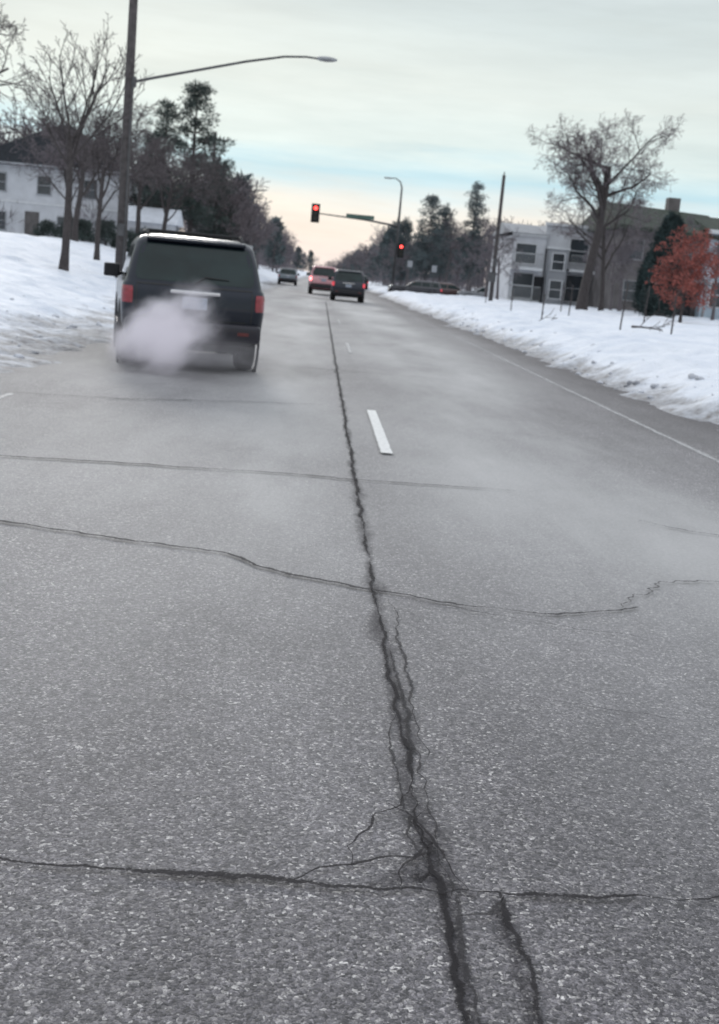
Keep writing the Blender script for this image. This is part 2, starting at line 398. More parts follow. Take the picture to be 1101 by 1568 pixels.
BASEP = dict(levels=5, wander=.22, trop=[.02,.06,.05,.03,.02,0], rmin=.008, sides=[9,6,5,4,3,3],
             kids=[6,5,4,4,3], t0=[.45,.3,.25,.2,.15], ang=[(30,60),(30,60),(30,65),(30,70),(30,70)],
             ratio=[.75,.6,.6,.6,.6], rr=.55)
def bare_tree(name, x, y, trunk, rad, seed, lean=(0,0), mats=None, **kw):
    P = dict(BASEP); P.update(kw); rng = random.Random(seed)
    mb = MB(); d = Vector((lean[0], lean[1], 1)).normalized()
    grow(mb, Vector((0,0,-.15)), d, trunk, rad, 0, P, rng)
    return mb.make(name, mats or [M_BARK, M_TWIG], loc=(x, y, ground_z(x, y)), smooth=True)

# big old tree on the right: straight bare trunk, then a broad round crown of gnarled limbs
bare_tree('bare_oak_tree', 13.7, 62, 7.5, .27, 77, (-.07,0), kids=[10,6,6,5,4], t0=[.55,.3,.15,.1,.1],
          ang=[(50,82),(30,65),(30,70),(30,75),(30,75)], ratio=[.55,.60,.58,.60,.55], wander=.36, rmin=.008, rr=.50, trop=[.05,.13,.06,.03,0,0],
          segs=[7,7,5,4,3,2], mats=[M_BARK, M_TWIGL])
bare_tree('bare_tree', 15.2, 64, 4.6, .14, 12, (-.02,0), rmin=.008, mats=[M_BARK, M_TWIGL])
bare_tree('boulevard_tree', -7.45, 35, 3.9, .125, 23, (.02,0), kids=[7,5,4,3], levels=4, t0=[.72,.25,.2,.2], ang=[(15,42),(18,40),(20,45),(25,50)],
          ratio=[.85,.55,.55,.5], wander=.12, trop=[.02,.10,.08,.05,.03], rmin=.008)
bare_tree('bare_tree', -13.0, 39, 5.5, .24, 31, (.05,0), rmin=.008, kids=[7,6,5,4,3], ratio=[.85,.6,.6,.55,.5])
bare_tree('bare_tree', -9.3, 50, 4.0, .12, 33, rmin=.009, ang=[(20,50),(25,50),(25,55),(30,60),(30,60)], kids=[6,5,5,4,3])
bare_tree('bare_tree', -13.5, 66, 5.2, .17, 34, rmin=.010, kids=[7,6,5,4,3])
bare_tree('bare_tree', -9.6, 72, 4.9, .16, 35, rmin=.011, kids=[7,6,5,4,3])
bare_tree('bare_tree', -12.3, 80, 5.4, .18, 36, rmin=.011, kids=[7,6,5,4,3], mats=[M_BARK, M_TWIGL])
bare_tree('bare_tree', -16.2, 78, 4.6, .15, 47, rmin=.011, kids=[7,6,5,4,3], mats=[M_BARK, M_TWIGL])
bare_tree('bare_tree', -8.0, 96, 4.6, .17, 37, (.08,0), rmin=.013, wander=.3, mats=[M_BARK, M_TWIGL])
bare_tree('bare_tree', -7.3, 117, 4.2, .16, 38, (.15,0), rmin=.014, wander=.32, mats=[M_BARK2, M_TWIGL])
bare_tree('bare_tree', -10.6, 120, 5.2, .19, 39, rmin=.016, mats=[M_BARK2, M_TWIGL])
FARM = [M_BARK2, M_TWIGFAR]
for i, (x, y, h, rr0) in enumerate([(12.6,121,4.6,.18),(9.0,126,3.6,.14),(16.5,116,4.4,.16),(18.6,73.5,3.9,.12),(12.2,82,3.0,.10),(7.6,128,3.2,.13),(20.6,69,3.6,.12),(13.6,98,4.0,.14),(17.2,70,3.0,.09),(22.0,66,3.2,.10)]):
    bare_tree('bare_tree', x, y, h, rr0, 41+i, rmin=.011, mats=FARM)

def clump(mb, c, R, n, ln, wd, rng, mi=1, flat=.6):
    for _ in range(n):
        while True:
            o = Vector((rng.uniform(-1,1), rng.uniform(-1,1), rng.uniform(-1,1)))
            if o.length < 1: break
        q = c + Vector((o.x*R, o.y*R, o.z*R*flat))
        d = (o + Vector((rng.uniform(-.6,.6), rng.uniform(-.6,.6), rng.uniform(-.2,.8)))).normalized()
        sdir = d.cross(Vector((rng.uniform(-1,1), rng.uniform(-1,1), rng.uniform(-1,1)))).normalized()
        l = ln*rng.uniform(.6, 1.3); w = wd*rng.uniform(.6, 1.3)
        mb.add([q-sdir*w, q+sdir*w, q+d*l], [(0,1,2)], mi)

def pine(name, x, y, H, W, seed, z0=.25, dens=1.0, irregular=.5, mats=None, top=.25, cl=1.0):
    rng = random.Random(seed); mb = MB()
    pts = [(0.05*math.sin(i), .04*math.cos(i*1.3), H*i/8) for i in range(9)]; pts[0] = (0,0,-.2)
    mb.tube(pts, [.024*H*(1-i/8.6)*.7+.01 for i in range(9)], 8, 0)
    z = H*z0
    while z < H*.98:
        t = (z/H-z0)/(1-z0)
        prof = min(1.0, .45+2.2*t)*(1-t)**.62*(1-top)+top*(1-t)**.3
        nb = rng.randint(3, 5); a0 = rng.uniform(0, 6.28)
        for k in range(nb):
            if rng.random() < irregular*.35: continue
            a = a0 + 6.28*k/nb + rng.uniform(-.3, .3)
            L = W*prof*rng.uniform(1-irregular, 1.1+irregular*.3)
            up = rng.uniform(-.05, .35)
            p0 = Vector((0,0,z)); d = Vector((math.cos(a), math.sin(a), up)).normalized()
            p1 = p0 + d*L*.5; p2 = p0 + d*L + Vector((0,0,.08*L))
            mb.tube([p0, p1, p2], [.035+.006*L, .03, .012], 4, 0)
            m = max(2, int(L*2.0))
            for q in range(m):
                f = .3+.7*(q+rng.random()*.7)/m
                c = p0.lerp(p2, f) + Vector((rng.uniform(-.25,.25), rng.uniform(-.25,.25), rng.uniform(-.05,.25)))*min(1, L*.5)
                clump(mb, c, cl*rng.uniform(.3, .52), int(46*dens), .26, .035, rng)
        z += H*.045*rng.uniform(.7, 1.3)
    clump(mb, Vector((0,0,H)), .35, 40, .3, .04, rng)
    return mb.make(name, mats or [M_BARK, M_NEEDLE], loc=(x, y, ground_z(x, y)))

pine('pine_tree', -9.9, 89, 12.6, 3.3, 3, z0=.2, irregular=.62, dens=1.3, top=.6)
pine('pine_tree', -11.6, 86, 10.4, 2.6, 14, z0=.15, irregular=.55, dens=1.1, top=.4)
pine('pine_tree', -13.4, 92, 8.6, 2.4, 4, z0=.08, irregular=.4)
pine('pine_tree', -8.6, 95, 7.0, 2.2, 5, z0=.05, irregular=.45)
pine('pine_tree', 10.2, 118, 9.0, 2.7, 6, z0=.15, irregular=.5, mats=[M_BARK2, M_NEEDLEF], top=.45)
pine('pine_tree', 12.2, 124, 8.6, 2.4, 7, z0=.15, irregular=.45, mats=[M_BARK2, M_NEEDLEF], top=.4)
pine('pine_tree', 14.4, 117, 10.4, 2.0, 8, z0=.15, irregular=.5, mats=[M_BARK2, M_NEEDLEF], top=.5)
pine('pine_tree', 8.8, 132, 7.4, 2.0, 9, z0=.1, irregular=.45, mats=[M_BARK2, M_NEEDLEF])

def arbor(name, x, y, H, W, seed):
    rng = random.Random(seed); mb = MB()
    mb.tube([(0,0,-.1),(0,0,H*.9)], [.12,.03], 7, 0)
    for _ in range(520):
        t = rng.random()**.8; a = rng.uniform(0, 6.28)
        rr = W*(min(1, .72+1.2*t))*(1-t)**.42*rng.uniform(.55, 1.05)*(1+.15*math.sin(a*3+t*9))
        c = Vector((math.cos(a)*rr, math.sin(a)*rr, .15+t*(H-.2)))
        clump(mb, c, .24, 30, .2, .035, rng, flat=1.4)
    return mb.make(name, [M_BARK, M_ARB], loc=(x, y, ground_z(x, y)))
arbor('arborvitae', 16.7, 58, 4.8, 1.0, 2)
arbor('arborvitae', 18.3, 66, 3.4, .8, 3)

def red_tree(name, x, y, H, W, seed):
    rng = random.Random(seed); mb = MB()
    P = dict(BASEP); P.update(levels=3, kids=[6,5,4], rmin=.008, t0=[.3,.2,.2], ratio=[.8,.65,.6], ang=[(20,55),(25,55),(25,60)])
    grow(mb, Vector((0,0,-.1)), Vector((0,0,1)), H*.5, .07, 0, P, rng)
    for i in range(len(mb.m)): mb.m[i] = 0
    for _ in range(260):
        o = Vector((rng.gauss(0,.5), rng.gauss(0,.5), rng.gauss(0,.5)))
        if o.length > 1.05: o = o.normalized()*rng.uniform(.7, 1.05)
        c = Vector((o.x*W, o.y*W, H*.56+o.z*H*.44))
        clump(mb, c, rng.uniform(.15,.32), 22, .09, .045, rng, flat=.8)
    return mb.make(name, [M_BARK, M_RED], loc=(x, y, ground_z(x, y)))
red_tree('red_leaved_tree', 15.3, 50, 3.9, 1.45, 5)

def shrub(name, x, y, H, W, seed, mat):
    rng = random.Random(seed); mb = MB()
    for k in range(7):
        a = rng.uniform(0, 6.28); mb.tube([(0,0,-.1),(math.cos(a)*W*.6, math.sin(a)*W*.6, H*.8)], [.03,.01], 4, 0)
    for _ in range(90):
        a = rng.uniform(0, 6.28); t = rng.random(); rr = W*math.sqrt(1-(t*.95)**2)*rng.uniform(.4, 1.05)
        clump(mb, Vector((math.cos(a)*rr, math.sin(a)*rr, .1+t*H)), .22, 26, .16, .03, rng, flat=.9)
    return mb.make(name, [M_BARK, mat], loc=(x, y, ground_z(x, y)))
for i, (x, y, h, w) in enumerate([(-14.6,74,1.1,.8),(-13.4,75,1.3,.9),(-12.1,75,1.0,.8),(-16.6,80,1.2,.9),(-11.2,77,1.5,1.0),(-9.9,70,1.2,.9),(-18.6,82,1.0,.9)]):
    shrub('evergreen_shrub', x, y, h, w, 60+i, M_NEEDLE)

# distant tree masses: one object each
def tree_mass(name, spots, seed, mats, with_pine=.2):
    rng = random.Random(seed); temps = []
    for k in range(5):
        mb = MB(); P = dict(BASEP); P.update(levels=3, kids=[8,7,6], sides=[5,3,3,3], rmin=.03, segs=[4,3,3,2], t0=[.3,.2,.1],
            ratio=[.7,.6,.6], ang=[(20,55),(25,60),(30,60)])
        grow(mb, Vector((0,0,-.3)), Vector((0,0,1)), 5.2, .16, 0, P, rng)
        zmax = max(v[2] for v in mb.v)
        temps.append((np.array(mb.v)/zmax, mb.f, mb.m))
    for k in range(2):
        mb = MB()
        mb.tube([(0,0,-.3),(0,0,9)], [.2,.03], 5, 0)
        for _ in range(60):
            t = rng.random(); a = rng.uniform(0,6.28); rr = 2.3*(1-t)**.7*rng.uniform(.3,1)
            clump(mb, Vector((math.cos(a)*rr, math.sin(a)*rr, 1.4+t*7.6)), .7, 18, .7, .16, rng, mi=2)
        temps.append((np.array(mb.v)/9.5, mb.f, mb.m))
    mb = MB()
    clump(mb, Vector((0,0,.3)), .5, 200, .35, .010, rng, mi=1, flat=.8)
    ug = (np.array(mb.v), mb.f, mb.m)
    V = []; F = []; Mi = []; off = 0
    def put(t, x, y, sx, sz, a):
        nonlocal off
        v = t[0]; c, s = math.cos(a), math.sin(a); gz = ground_z(x, y)
        w = np.stack([(v[:,0]*c-v[:,1]*s)*sx+x, (v[:,0]*s+v[:,1]*c)*sx+y, v[:,2]*sz+gz], 1)
        V.append(w); F.extend([tuple(i+off for i in f) for f in t[1]]); Mi.extend(t[2]); off += len(v)
    for (x, y, h) in spots:
        t = temps[5+rng.randrange(2)] if rng.random() < with_pine else temps[rng.randrange(5)]
        put(t, x, y, h*rng.uniform(.8,1.1), h, rng.uniform(0,6.28))
        if abs(x) > 8: put(ug, x+rng.uniform(-1,2)*(1 if x > 0 else -1), y+rng.uniform(-4,4), rng.uniform(2.5,4.5), rng.uniform(2,4), rng.uniform(0,6.28))
    mbo = MB(); mbo.v = np.concatenate(V).tolist(); mbo.f = F; mbo.m = Mi
    return mbo.make(name, mats)
rr_ = random.Random(9)
left = []; right = []
for _ in range(110):
    y = 124 + 470*rr_.random()**1.5
    left.append((-8.2 - abs(rr_.gauss(0, 5+y*.025)), y, rr_.uniform(7.5, 10.5)))
for _ in range(150):
    y = 140 + 460*rr_.random()**1.1
    right.append((7.8 + abs(rr_.gauss(0, 4+y*.025)), y, rr_.uniform(6.5, 9.5)))
for _ in range(14):
    left.append((-16-rr_.random()*22, rr_.uniform(98, 112)+rr_.choice([-12, 14]), rr_.uniform(8, 11)))
    right.append((20+rr_.random()*30, rr_.uniform(114, 150), rr_.uniform(6.5, 9)))
for _ in range(26):
    left.append((rr_.uniform(-60,-3), rr_.uniform(560,640), rr_.uniform(8,11)))
    right.append((rr_.uniform(4,90), rr_.uniform(560,640), rr_.uniform(8,11)))
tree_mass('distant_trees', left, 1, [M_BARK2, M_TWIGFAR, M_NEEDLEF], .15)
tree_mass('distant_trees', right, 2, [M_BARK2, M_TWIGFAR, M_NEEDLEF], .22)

# ------------------------------------------------------------------ buildings
def part(name, parent, boxes, mat, bevel=0):
    mb = MB()
    for c, s in boxes: mb.box(c, s)
    return mb.make(name, mat, parent=parent, bevel=bevel)
def windows(parent, front_y, items, frame_mat, glass=M_GLASS, prefix='window'):
    fr = MB(); gl = MB()
    for (x, z, w, h) in items:
        gl.box((x, front_y-.012, z), (w, .02, h))
        t = .07
        fr.box((x, front_y-.03, z+h/2+t/2), (w+2*t, .06, t)); fr.box((x, front_y-.04, z-h/2-t/2), (w+2*t+.1, .08, t))
        fr.box((x-w/2-t/2, front_y-.03, z), (t, .06, h)); fr.box((x+w/2+t/2, front_y-.03, z), (t, .06, h))
        fr.box((x, front_y-.0335, z), (w, .025, .05))
    gl.make(prefix+'_glass', glass, parent=parent); fr.make(prefix+'_frames', frame_mat, parent=parent)
M_WH = simple('white_siding', (.54,.55,.58), .8, scale=1.2, var=.12)
M_TRIM = simple('white_trim', (.62,.63,.65), .7, scale=2, var=.1)
M_TRIMD = simple('dull_trim', (.26,.26,.27), .7, scale=2, var=.2)
M_ROOFD = simple('dark_shingles', (.025,.028,.033), .95, scale=5, var=.35, bump=.3, spec=.15)
M_GRW = simple('grey_render', (.30,.31,.33), .85, scale=1, var=.15)
M_BRN = simple('brown_siding', (.125,.115,.115), .85, scale=1.2, var=.35)
M_TEAL = simple('pale_blue_siding', (.38,.45,.51), .8, scale=1.2, var=.15)
M_RSNOW = simple('roof_snow', (.66,.69,.75), .8, scale=2, var=.1)
M_OLIVE = simple('olive_shingles', (.055,.066,.055), .9, scale=4, var=.35, bump=.2, spec=.2)

H = empty('white_house', (-19.9, 88, 1.85))
w2, dpt, eh = 5.3, 9.0, 5.3
part('walls', H, [((0, dpt/2, eh/2-.3), (2*w2, dpt, eh+.6))], M_WH)
rb = MB(); o = .55
rb.add([(-w2-o,-o,eh),(w2+o,-o,eh),(w2+o,dpt+o,eh),(-w2-o,dpt+o,eh),(-.5,dpt/2,eh+3.3),(.5,dpt/2,eh+3.3),
        (-w2-o,-o,eh-.18),(w2+o,-o,eh-.18),(w2+o,dpt+o,eh-.18),(-w2-o,dpt+o,eh-.18)],
       [(0,1,5,4),(1,2,5),(2,3,4,5),(3,0,4),(6,7,1,0),(7,8,2,1),(8,9,3,2),(9,6,0,3),(9,8,7,6)])
rb.make('roof', M_ROOFD, parent=H)
part('eave_gutter', H, [((0,-o-.06,eh-.09),(2*w2+2*o,.12,.14))], M_GRW)
part('corner_boards', H, [((-w2-.01,-.03,eh/2-.3),(.2,.08,eh-.1)),((w2+.01,-.03,eh/2-.3),(.2,.08,eh-.1)),((0,-.02,2.6),(2*w2-.3,.05,.14))], M_TRIM)
windows(H, 0, [(-3.6,3.9,.9,1.2),(-.4,3.9,.9,1.2),(2.9,3.9,.9,1.2),(-3.6,1.2,1.0,1.2),(1.3,1.2,1.3,1.2),(4.0,1.2,.8,1.1)], M_GRW)
part('door', H, [((-1.2,-.03,.95),(1.0,.05,2.1))], simple('door_paint', (.10,.09,.09), .5))
part('door_step', H, [((-1.2,-.6,-.25),(1.8,1.2,.3))], M_GRW)
part('chimney', H, [((2.6,dpt*.6,eh+1.6),(.8,.8,2.2))], simple('chimney_brick', (.12,.08,.07), .9, scale=8))

G = empty('garage', (-12.1, 83, 1.5))
part('walls', G, [((0,2,.9),(3.4,4,2.6))], M_WH)
rb = MB(); rb.add([(-2,-.3,2.2),(2,-.3,2.2),(2,4.3,2.2),(-2,4.3,2.2),(-2,2,3.3),(2,2,3.3)], [(0,1,5,4),(2,3,4,5),(1,2,5),(3,0,4),(3,2,1,0)])
rb.make('snowy_roof', M_RSNOW, parent=G)
part('garage_door', G, [((0,-.03,.75),(2.4,.05,2.0))], M_GRW)

A = empty('white_apartment_building', (13.2, 84, .6))
part('walls', A, [((1.15,5,2.15),(2.3,10,4.9)),((3.95,5.4,2.6),(3.3,10,5.8))], M_WH)
part('grey_bay', A, [((3.1,-.35,1.9),(1.3,1.4,3.9))], M_GRW)
part('parapets', A, [((1.15,-.03,4.68),(2.5,.3,.18)),((3.95,.3,5.58),(3.5,.4,.18)),((3.1,-.35,3.92),(1.5,1.6,.14))], M_TRIM)
part('balcony_slabs', A, [((.95,-.75,2.35),(2.1,1.5,.18)),((4.9,-.45,2.5),(1.9,1.6,.18)),((.95,-.75,.1),(2.1,1.5,.2))], M_TRIM)
bal = MB()
for (x0, x1, z) in ((-.1,2.0,2.44),(3.95,5.85,2.59),(-.1,2.0,.2)):
    yy = -1.47 if x0 < 3 else -1.22
    bal.box(((x0+x1)/2, yy, z+.95), (x1-x0, .05, .06))
    for k in range(15): bal.box((x0+(x1-x0)*k/14, yy, z+.46), (.03, .03, .92))
bal.make('balcony_rails', M_GALV, parent=A)
rb = MB(); rb.add([(-.3,-.3,4.78),(2.5,-.3,4.78),(2.5,9,4.78),(-.3,9,4.78),(-.3,4.5,5.6),(2.5,4.5,5.6)], [(0,1,5,4),(2,3,4,5),(1,2,5),(3,0,4)])
rb.make('low_roof', M_GRW, parent=A)
windows(A, 0, [(.95,3.4,1.4,1.3),(.95,1.2,1.4,1.7)], M_TRIM)
windows(A, .4, [(4.75,3.9,1.3,1.6),(4.75,1.3,1.3,1.8)], M_TRIM, prefix='wing_window')
windows(A, -1.05, [(3.1,3.0,.8,1.1),(3.1,1.1,.8,1.2)], M_TRIM, prefix='bay_window')
part('door', A, [((2.05,-.03,.95),(.8,.05,1.9))], M_PLAST)

# brown house with a broad low-pitched olive roof, and a paler cross wing
D = empty('brown_house', (18.9, 76.5, .65))
part('walls', D, [((3.2,6,2.6),(6.4,12,5.8))], M_BRN)
rb = MB(); e0 = 5.45
rb.add([(-.55,-.9,e0),(7.2,-.9,e0-.25),(7.2,12.6,e0-.25),(-.55,12.6,e0),(-.2,5.2,e0+1.75),(7.0,5.2,e0+1.45),
        (-.55,-.9,e0-.22),(7.2,-.9,e0-.47),(7.2,12.6,e0-.47),(-.55,12.6,e0-.22)],
       [(0,1,5,4),(1,2,5),(2,3,4,5),(3,0,4),(6,7,1,0),(7,8,2,1),(8,9,3,2),(9,6,0,3),(9,8,7,6)])
rb.make('roof', M_OLIVE, parent=D)
part('chimney', D, [((4.6,5.6,7.2),(.8,.8,1.3))], M_BRN)
part('pale_wing_walls', D, [((9.6,5.2,2.7),(8.4,12,5.8))], M_TEAL)
rb = MB(); e1 = 5.6
rb.add([(5.2,-1.3,e1),(14.2,-1.3,e1),(14.2,11.6,e1),(5.2,11.6,e1),(5.6,5.2,e1+1.2),(13.8,5.2,e1+1.2)], [(0,1,5,4),(1,2,5),(2,3,4,5),(3,0,4),(3,2,1,0)])
rb.make('wing_roof', M_OLIVE, parent=D)
part('wing_fascia', D, [((9.7,-1.33,e1-.12),(9.0,.06,.24))], M_TRIM)
windows(D, 0, [(1.0,4.0,.9,1.2),(2.9,4.0,.9,1.2),(4.6,4.0,.9,1.2),(1.0,1.4,.9,1.2),(2.9,1.4,1.4,1.2)], M_TRIMD)
windows(D, -.8, [(6.5,4.1,1.1,1.4),(8.8,4.1,1.3,1.4),(11.4,4.1,1.3,1.4),(6.5,1.6,1.1,1.5),(8.8,1.6,1.3,1.5),(11.4,1.6,1.3,1.5)], M_TRIM, prefix='wing_window')
part('porch', D, [((4.4,-.75,2.35),(2.4,1.5,.16)),((3.3,-1.4,1.1),(.14,.14,2.4)),((5.45,-1.4,1.1),(.14,.14,2.4))], M_TRIMD)
part('door', D, [((4.6,-.03,.9),(.9,.05,2.0))], M_PLAST)

# ------------------------------------------------------------------ street furniture
def gz(x, y): return ground_z(x, y)
L1 = empty('street_lamp', (-6.65, 40, 0))
b0 = gz(-6.65, 40)
mb = MB(); mb.tube([(0,0,b0-.3),(0,0,4),(.02,0,10.4)], [.185,.165,.13], 14); mb.make('wooden_pole', M_WOOD, L1, smooth=True)
mb = MB(); mb.tube([(.1,0,6.85),(.8,0,7.05),(2.2,0,7.42),(3.7,0,7.82),(4.9,0,8.08),(5.6,0,8.14),(6.1,0,8.12)], [.045,.045,.042,.04,.035,.032,.03], 8)
mb.box((.17,0,6.86), (.1,.3,.3)); mb.make('lamp_arm', M_METAL, L1, smooth=False)
mb = MB(); rings = [(5.95,.05,.04),(6.05,.11,.07),(6.25,.15,.085),(6.45,.14,.07),(6.6,.05,.03)]
vs = []; 
for (x, wy, wz) in rings:
    for k in range(10):
        a = 6.283*k/10; vs.append((x, math.cos(a)*wy, 8.13+math.sin(a)*wz))
fs = [(i*10+k, i*10+(k+1)%10, (i+1)*10+(k+1)%10, (i+1)*10+k) for i in range(4) for k in range(10)]
mb.add(vs, fs+[tuple(range(9,-1,-1)), tuple(range(40,50))]); mb.make('luminaire', M_GALV, L1, smooth=True)
mb = MB(); mb.box((0,-.2,2.2),(.22,.08,.4)); mb.tube([(.12,-.14,b0),(.12,-.14,6.9)],[.03,.03],6); mb.make('conduit_box', M_METAL, L1)

P1 = empty('utility_pole', (10.75, 75, 0))
mb = MB(); mb.tube([(0,0,.2),(0,0,4.5),(.0,0,8.3)], [.14,.12,.10], 12)
mb.make('wooden_pole', M_WOOD, P1, smooth=True)
mb = MB(); mb.box((0,-.16,3.0),(.25,.12,.5)); mb.tube([(.0,0,8.2),(.0,0,8.5)],[.05,.03],8); mb.box((-.1,-.17,2.1),(.5,.03,.6)); mb.make('fittings', M_METAL, P1)
P2 = empty('utility_pole', (-9.3, 98, 0))
mb = MB(); mb.tube([(0,0,.5),(0,0,11.6)], [.14,.09], 10); mb.box((.3,0,11.0),(1.6,.1,.12)); mb.box((.3,0,10.2),(1.2,.1,.1))
for x in (-.4,-.1,.7,1.0): mb.tube([(x,0,11.07),(x,0,11.3)],[.04,.05],6)
mb.make('wooden_pole', M_WOOD, P2)

def signal_head(parent, x, y, z, sc=1.0, lit='red', name='signal_head'):
    mb = MB()
    mb.box((x,y,z),(.36*sc,.24*sc,1.1*sc)); mb.box((x,y+.13*sc,z),(.62*sc,.02,1.36*sc))
    ob = mb.make(name+'_housing', M_BLACK, parent, bevel=.02)
    vz = MB(); on = MB(); off = MB()
    for i, zz in enumerate((.35, 0, -.35)):
        c = Vector((x, y-.125*sc, z+zz*sc)); R = .145*sc
        tgt = on if (i == 0 and lit == 'red') else off
        vs = [(c.x+R*math.cos(6.283*k/18), c.y-.012, c.z+R*math.sin(6.283*k/18)) for k in range(18)]
        tgt.add(vs, [tuple(range(18))])
        n = 12; vv = []
        for k in range(n+1):
            a = -.35 + (math.pi+.7)*k/n
            vv += [(c.x+R*1.12*math.cos(a), c.y, c.z+R*1.12*math.sin(a)), (c.x+R*1.12*math.cos(a), c.y-.2*sc, c.z+R*1.12*math.sin(a))]
        vz.add(vv, [(2*k,2*k+1,2*k+3,2*k+2) for k in range(n)])
    on.make(name+'_red_lens', M_REDL, parent); off.make(name+'_dark_lenses', M_DKL, parent); vz.make(name+'_visors', M_BLACK, parent)

T = empty('traffic_light', (6.75, 112, 0))
mb = MB(); mb.tube([(0,0,-.1),(0,0,6.4),(0,0,9.7),(-.15,0,10.2),(-.6,0,10.5),(-1.1,0,10.5)], [.15,.12,.08,.06,.05,.045], 12)
mb.make('pole', M_METAL, T, smooth=True)
mb = MB(); mb.tube([(0,0,6.25),(-3,0,6.55),(-7.6,0,6.75)], [.11,.085,.05], 10); mb.make('mast_arm', M_METAL, T, smooth=True)
mb = MB(); mb.box((-1.35,0,10.47),(.7,.28,.13)); mb.make('luminaire', M_GALV, T, bevel=.04)
mb = MB(); mb.box((-3.6,-.12,6.78),(2.6,.04,.36)); mb.make('street_name_sign', M_SIGN, T)
mb = MB(); mb.box((0,-.1,.25+.0),(.5,.5,.5)); mb.make('base', M_GRW, T)
signal_head(T, -7.75, -.1, 6.75, 1.25)
signal_head(T, .45, -.1, 4.1, .95, name='pole_signal')
T2 = empty('traffic_light', (-12.1, 111, 0))
mb = MB(); mb.tube([(0,0,-.1),(0,0,5.6)], [.1,.07], 10); mb.make('pole', M_METAL, T2, smooth=True)
signal_head(T2, .0, -.25, 5.1, 1.1)

def sign(name, x, y, h, w, hh, mat):
    e = empty(name, (x, y, gz(x, y)))
    mb = MB(); mb.tube([(0,0,-.2),(0,0,h)], [.03,.03], 6); mb.make('post', M_METAL, e)
    mb = MB(); mb.box((0,-.05,h-hh/2),(w,.02,hh)); mb.make('panel', mat, e, bevel=.008)
sign('street_sign', 7.0, 96, 2.4, .4, .5, M_GRW)
sign('street_sign', 8.6, 92, 2.2, .4, .5, M_GRW)
sign('street_sign', -5.9, 97, 2.6, .5, .6, M_TRIM)

def stake(x, y, h, seed, lean=0.0):
    rng = random.Random(seed); z = gz(x, y); mb = MB()
    mb.tube([(0,0,-.2),(lean*h,0,h)], [.025,.02], 6)
    for k in range(7):
        t = rng.uniform(.35, 1); a = rng.uniform(0, 6.28); l = rng.uniform(.15, .4)
        p = Vector((lean*h*t, 0, h*t)); q = p + Vector((math.cos(a)*l*.6, math.sin(a)*l*.6, l))
        mb.tube([p, q], [.009,.005], 4)
    mb.make('sapling', M_BARK, loc=(x, y, z))
for i, (x, y, h, l) in enumerate([(7.9,42,.9,.02),(9.2,36,1.45,.05),(9.9,33,1.1,.0),(9.9,47,1.2,.03),(8.4,52,.9,-.03),(11.2,55,1.3,0),(9.2,66,1.2,0),(12.1,44,1.4,.04)]):
    stake(x, y, h, i, l)
rng = random.Random(3); mb = MB()
P = dict(BASEP); P.update(levels=2, kids=[5,3], rmin=.01, segs=[5,3,2], trop=[0,0,0], t0=[.2,.2], sides=[5,4,3])
grow(mb, Vector((0,0,.06)), Vector((1,.2,.06)).normalized(), 1.0, .03, 0, P, rng)
mb.make('fallen_branch', M_BARK, loc=(8.9, 33.5, gz(8.9, 33.5)+.05))
mb2 = MB(); grow(mb2, Vector((0,0,.04)), Vector((1,-.3,.05)).normalized(), .7, .025, 0, P, rng)
mb2.make('fallen_branch', M_BARK, loc=(6.9, 38.5, gz(6.9, 38.5)+.03))

# ------------------------------------------------------------------ vehicles
class Hull:
    def __init__(s, rings): s.R = rings; s.z = [r[0] for r in rings]
    def at(s, z): return [float(np.interp(z, s.z, [r[i] for r in s.R])) for i in (1,2,3,4)]
    def ring(s, z, yr, yf, hw, r, n=6):
        pts = []
        for (cx, cy, a0) in ((hw-r, yf-r, 0), (-hw+r, yf-r, 90), (-hw+r, yr+r, 180), (hw-r, yr+r, 270)):
            for k in range(n+1):
                a = math.radians(a0 + 90*k/n); pts.append((cx+r*math.cos(a), cy+r*math.sin(a), z))
        return pts
    def build(s):
        mb = MB(); vs = []; cnt = None
        for r in s.R:
            p = s.ring(*r); cnt = len(p); vs += p
        fs = []
        for i in range(len(s.R)-1):
            for k in range(cnt):
                k2 = (k+1) % cnt; fs.append((i*cnt+k, i*cnt+k2, (i+1)*cnt+k2, (i+1)*cnt+k))
        fs.append(tuple(range(cnt-1, -1, -1))); fs.append(tuple((len(s.R)-1)*cnt+k for k in range(cnt)))
        mb.add(vs, fs); return mb
    def rear_y(s, x, z):
        yr, yf, hw, r = s.at(z); d = abs(x)-(hw-r)
        if d <= 0: return yr
        d = min(d, r*.999); return yr + r - math.sqrt(r*r-d*d)
    def rear_panel(s, mb, z0, z1, wfun, off, nx=14, nz=8, mi=0, rnd=.06):
        vs = []; fs = []
        for j in range(nz+1):
            t = j/nz; z = z0+(z1-z0)*t; a, b = wfun(t); m = (a+b)/2; hwid = (b-a)/2*(1-rnd*abs(2*t-1)**6)
            for i in range(nx+1):
                x = m + hwid*(2*i/nx-1); vs.append((x, s.rear_y(x, z)-off, z))
        for j in range(nz):
            for i in range(nx):
                q = j*(nx+1)+i; fs.append((q, q+1, q+nx+2, q+nx+1))
        mb.add(vs, fs, mi)
    def side_panel(s, mb, sgn, z0, z1, yfun, off, n=8, mi=0):
        vs = []; fs = []
        for j in range(n+1):
            t = j/n; z = z0+(z1-z0)*t; a, b = yfun(t); hw = s.at(z)[2]
            for i in range(n+1): vs.append((sgn*(hw+off), a+(b-a)*i/n, z))
        for j in range(n):
            for i in range(n):
                q = j*(n+1)+i; f = (q, q+1, q+n+2, q+n+1); fs.append(f if sgn > 0 else f[::-1])
        mb.add(vs, fs, mi)

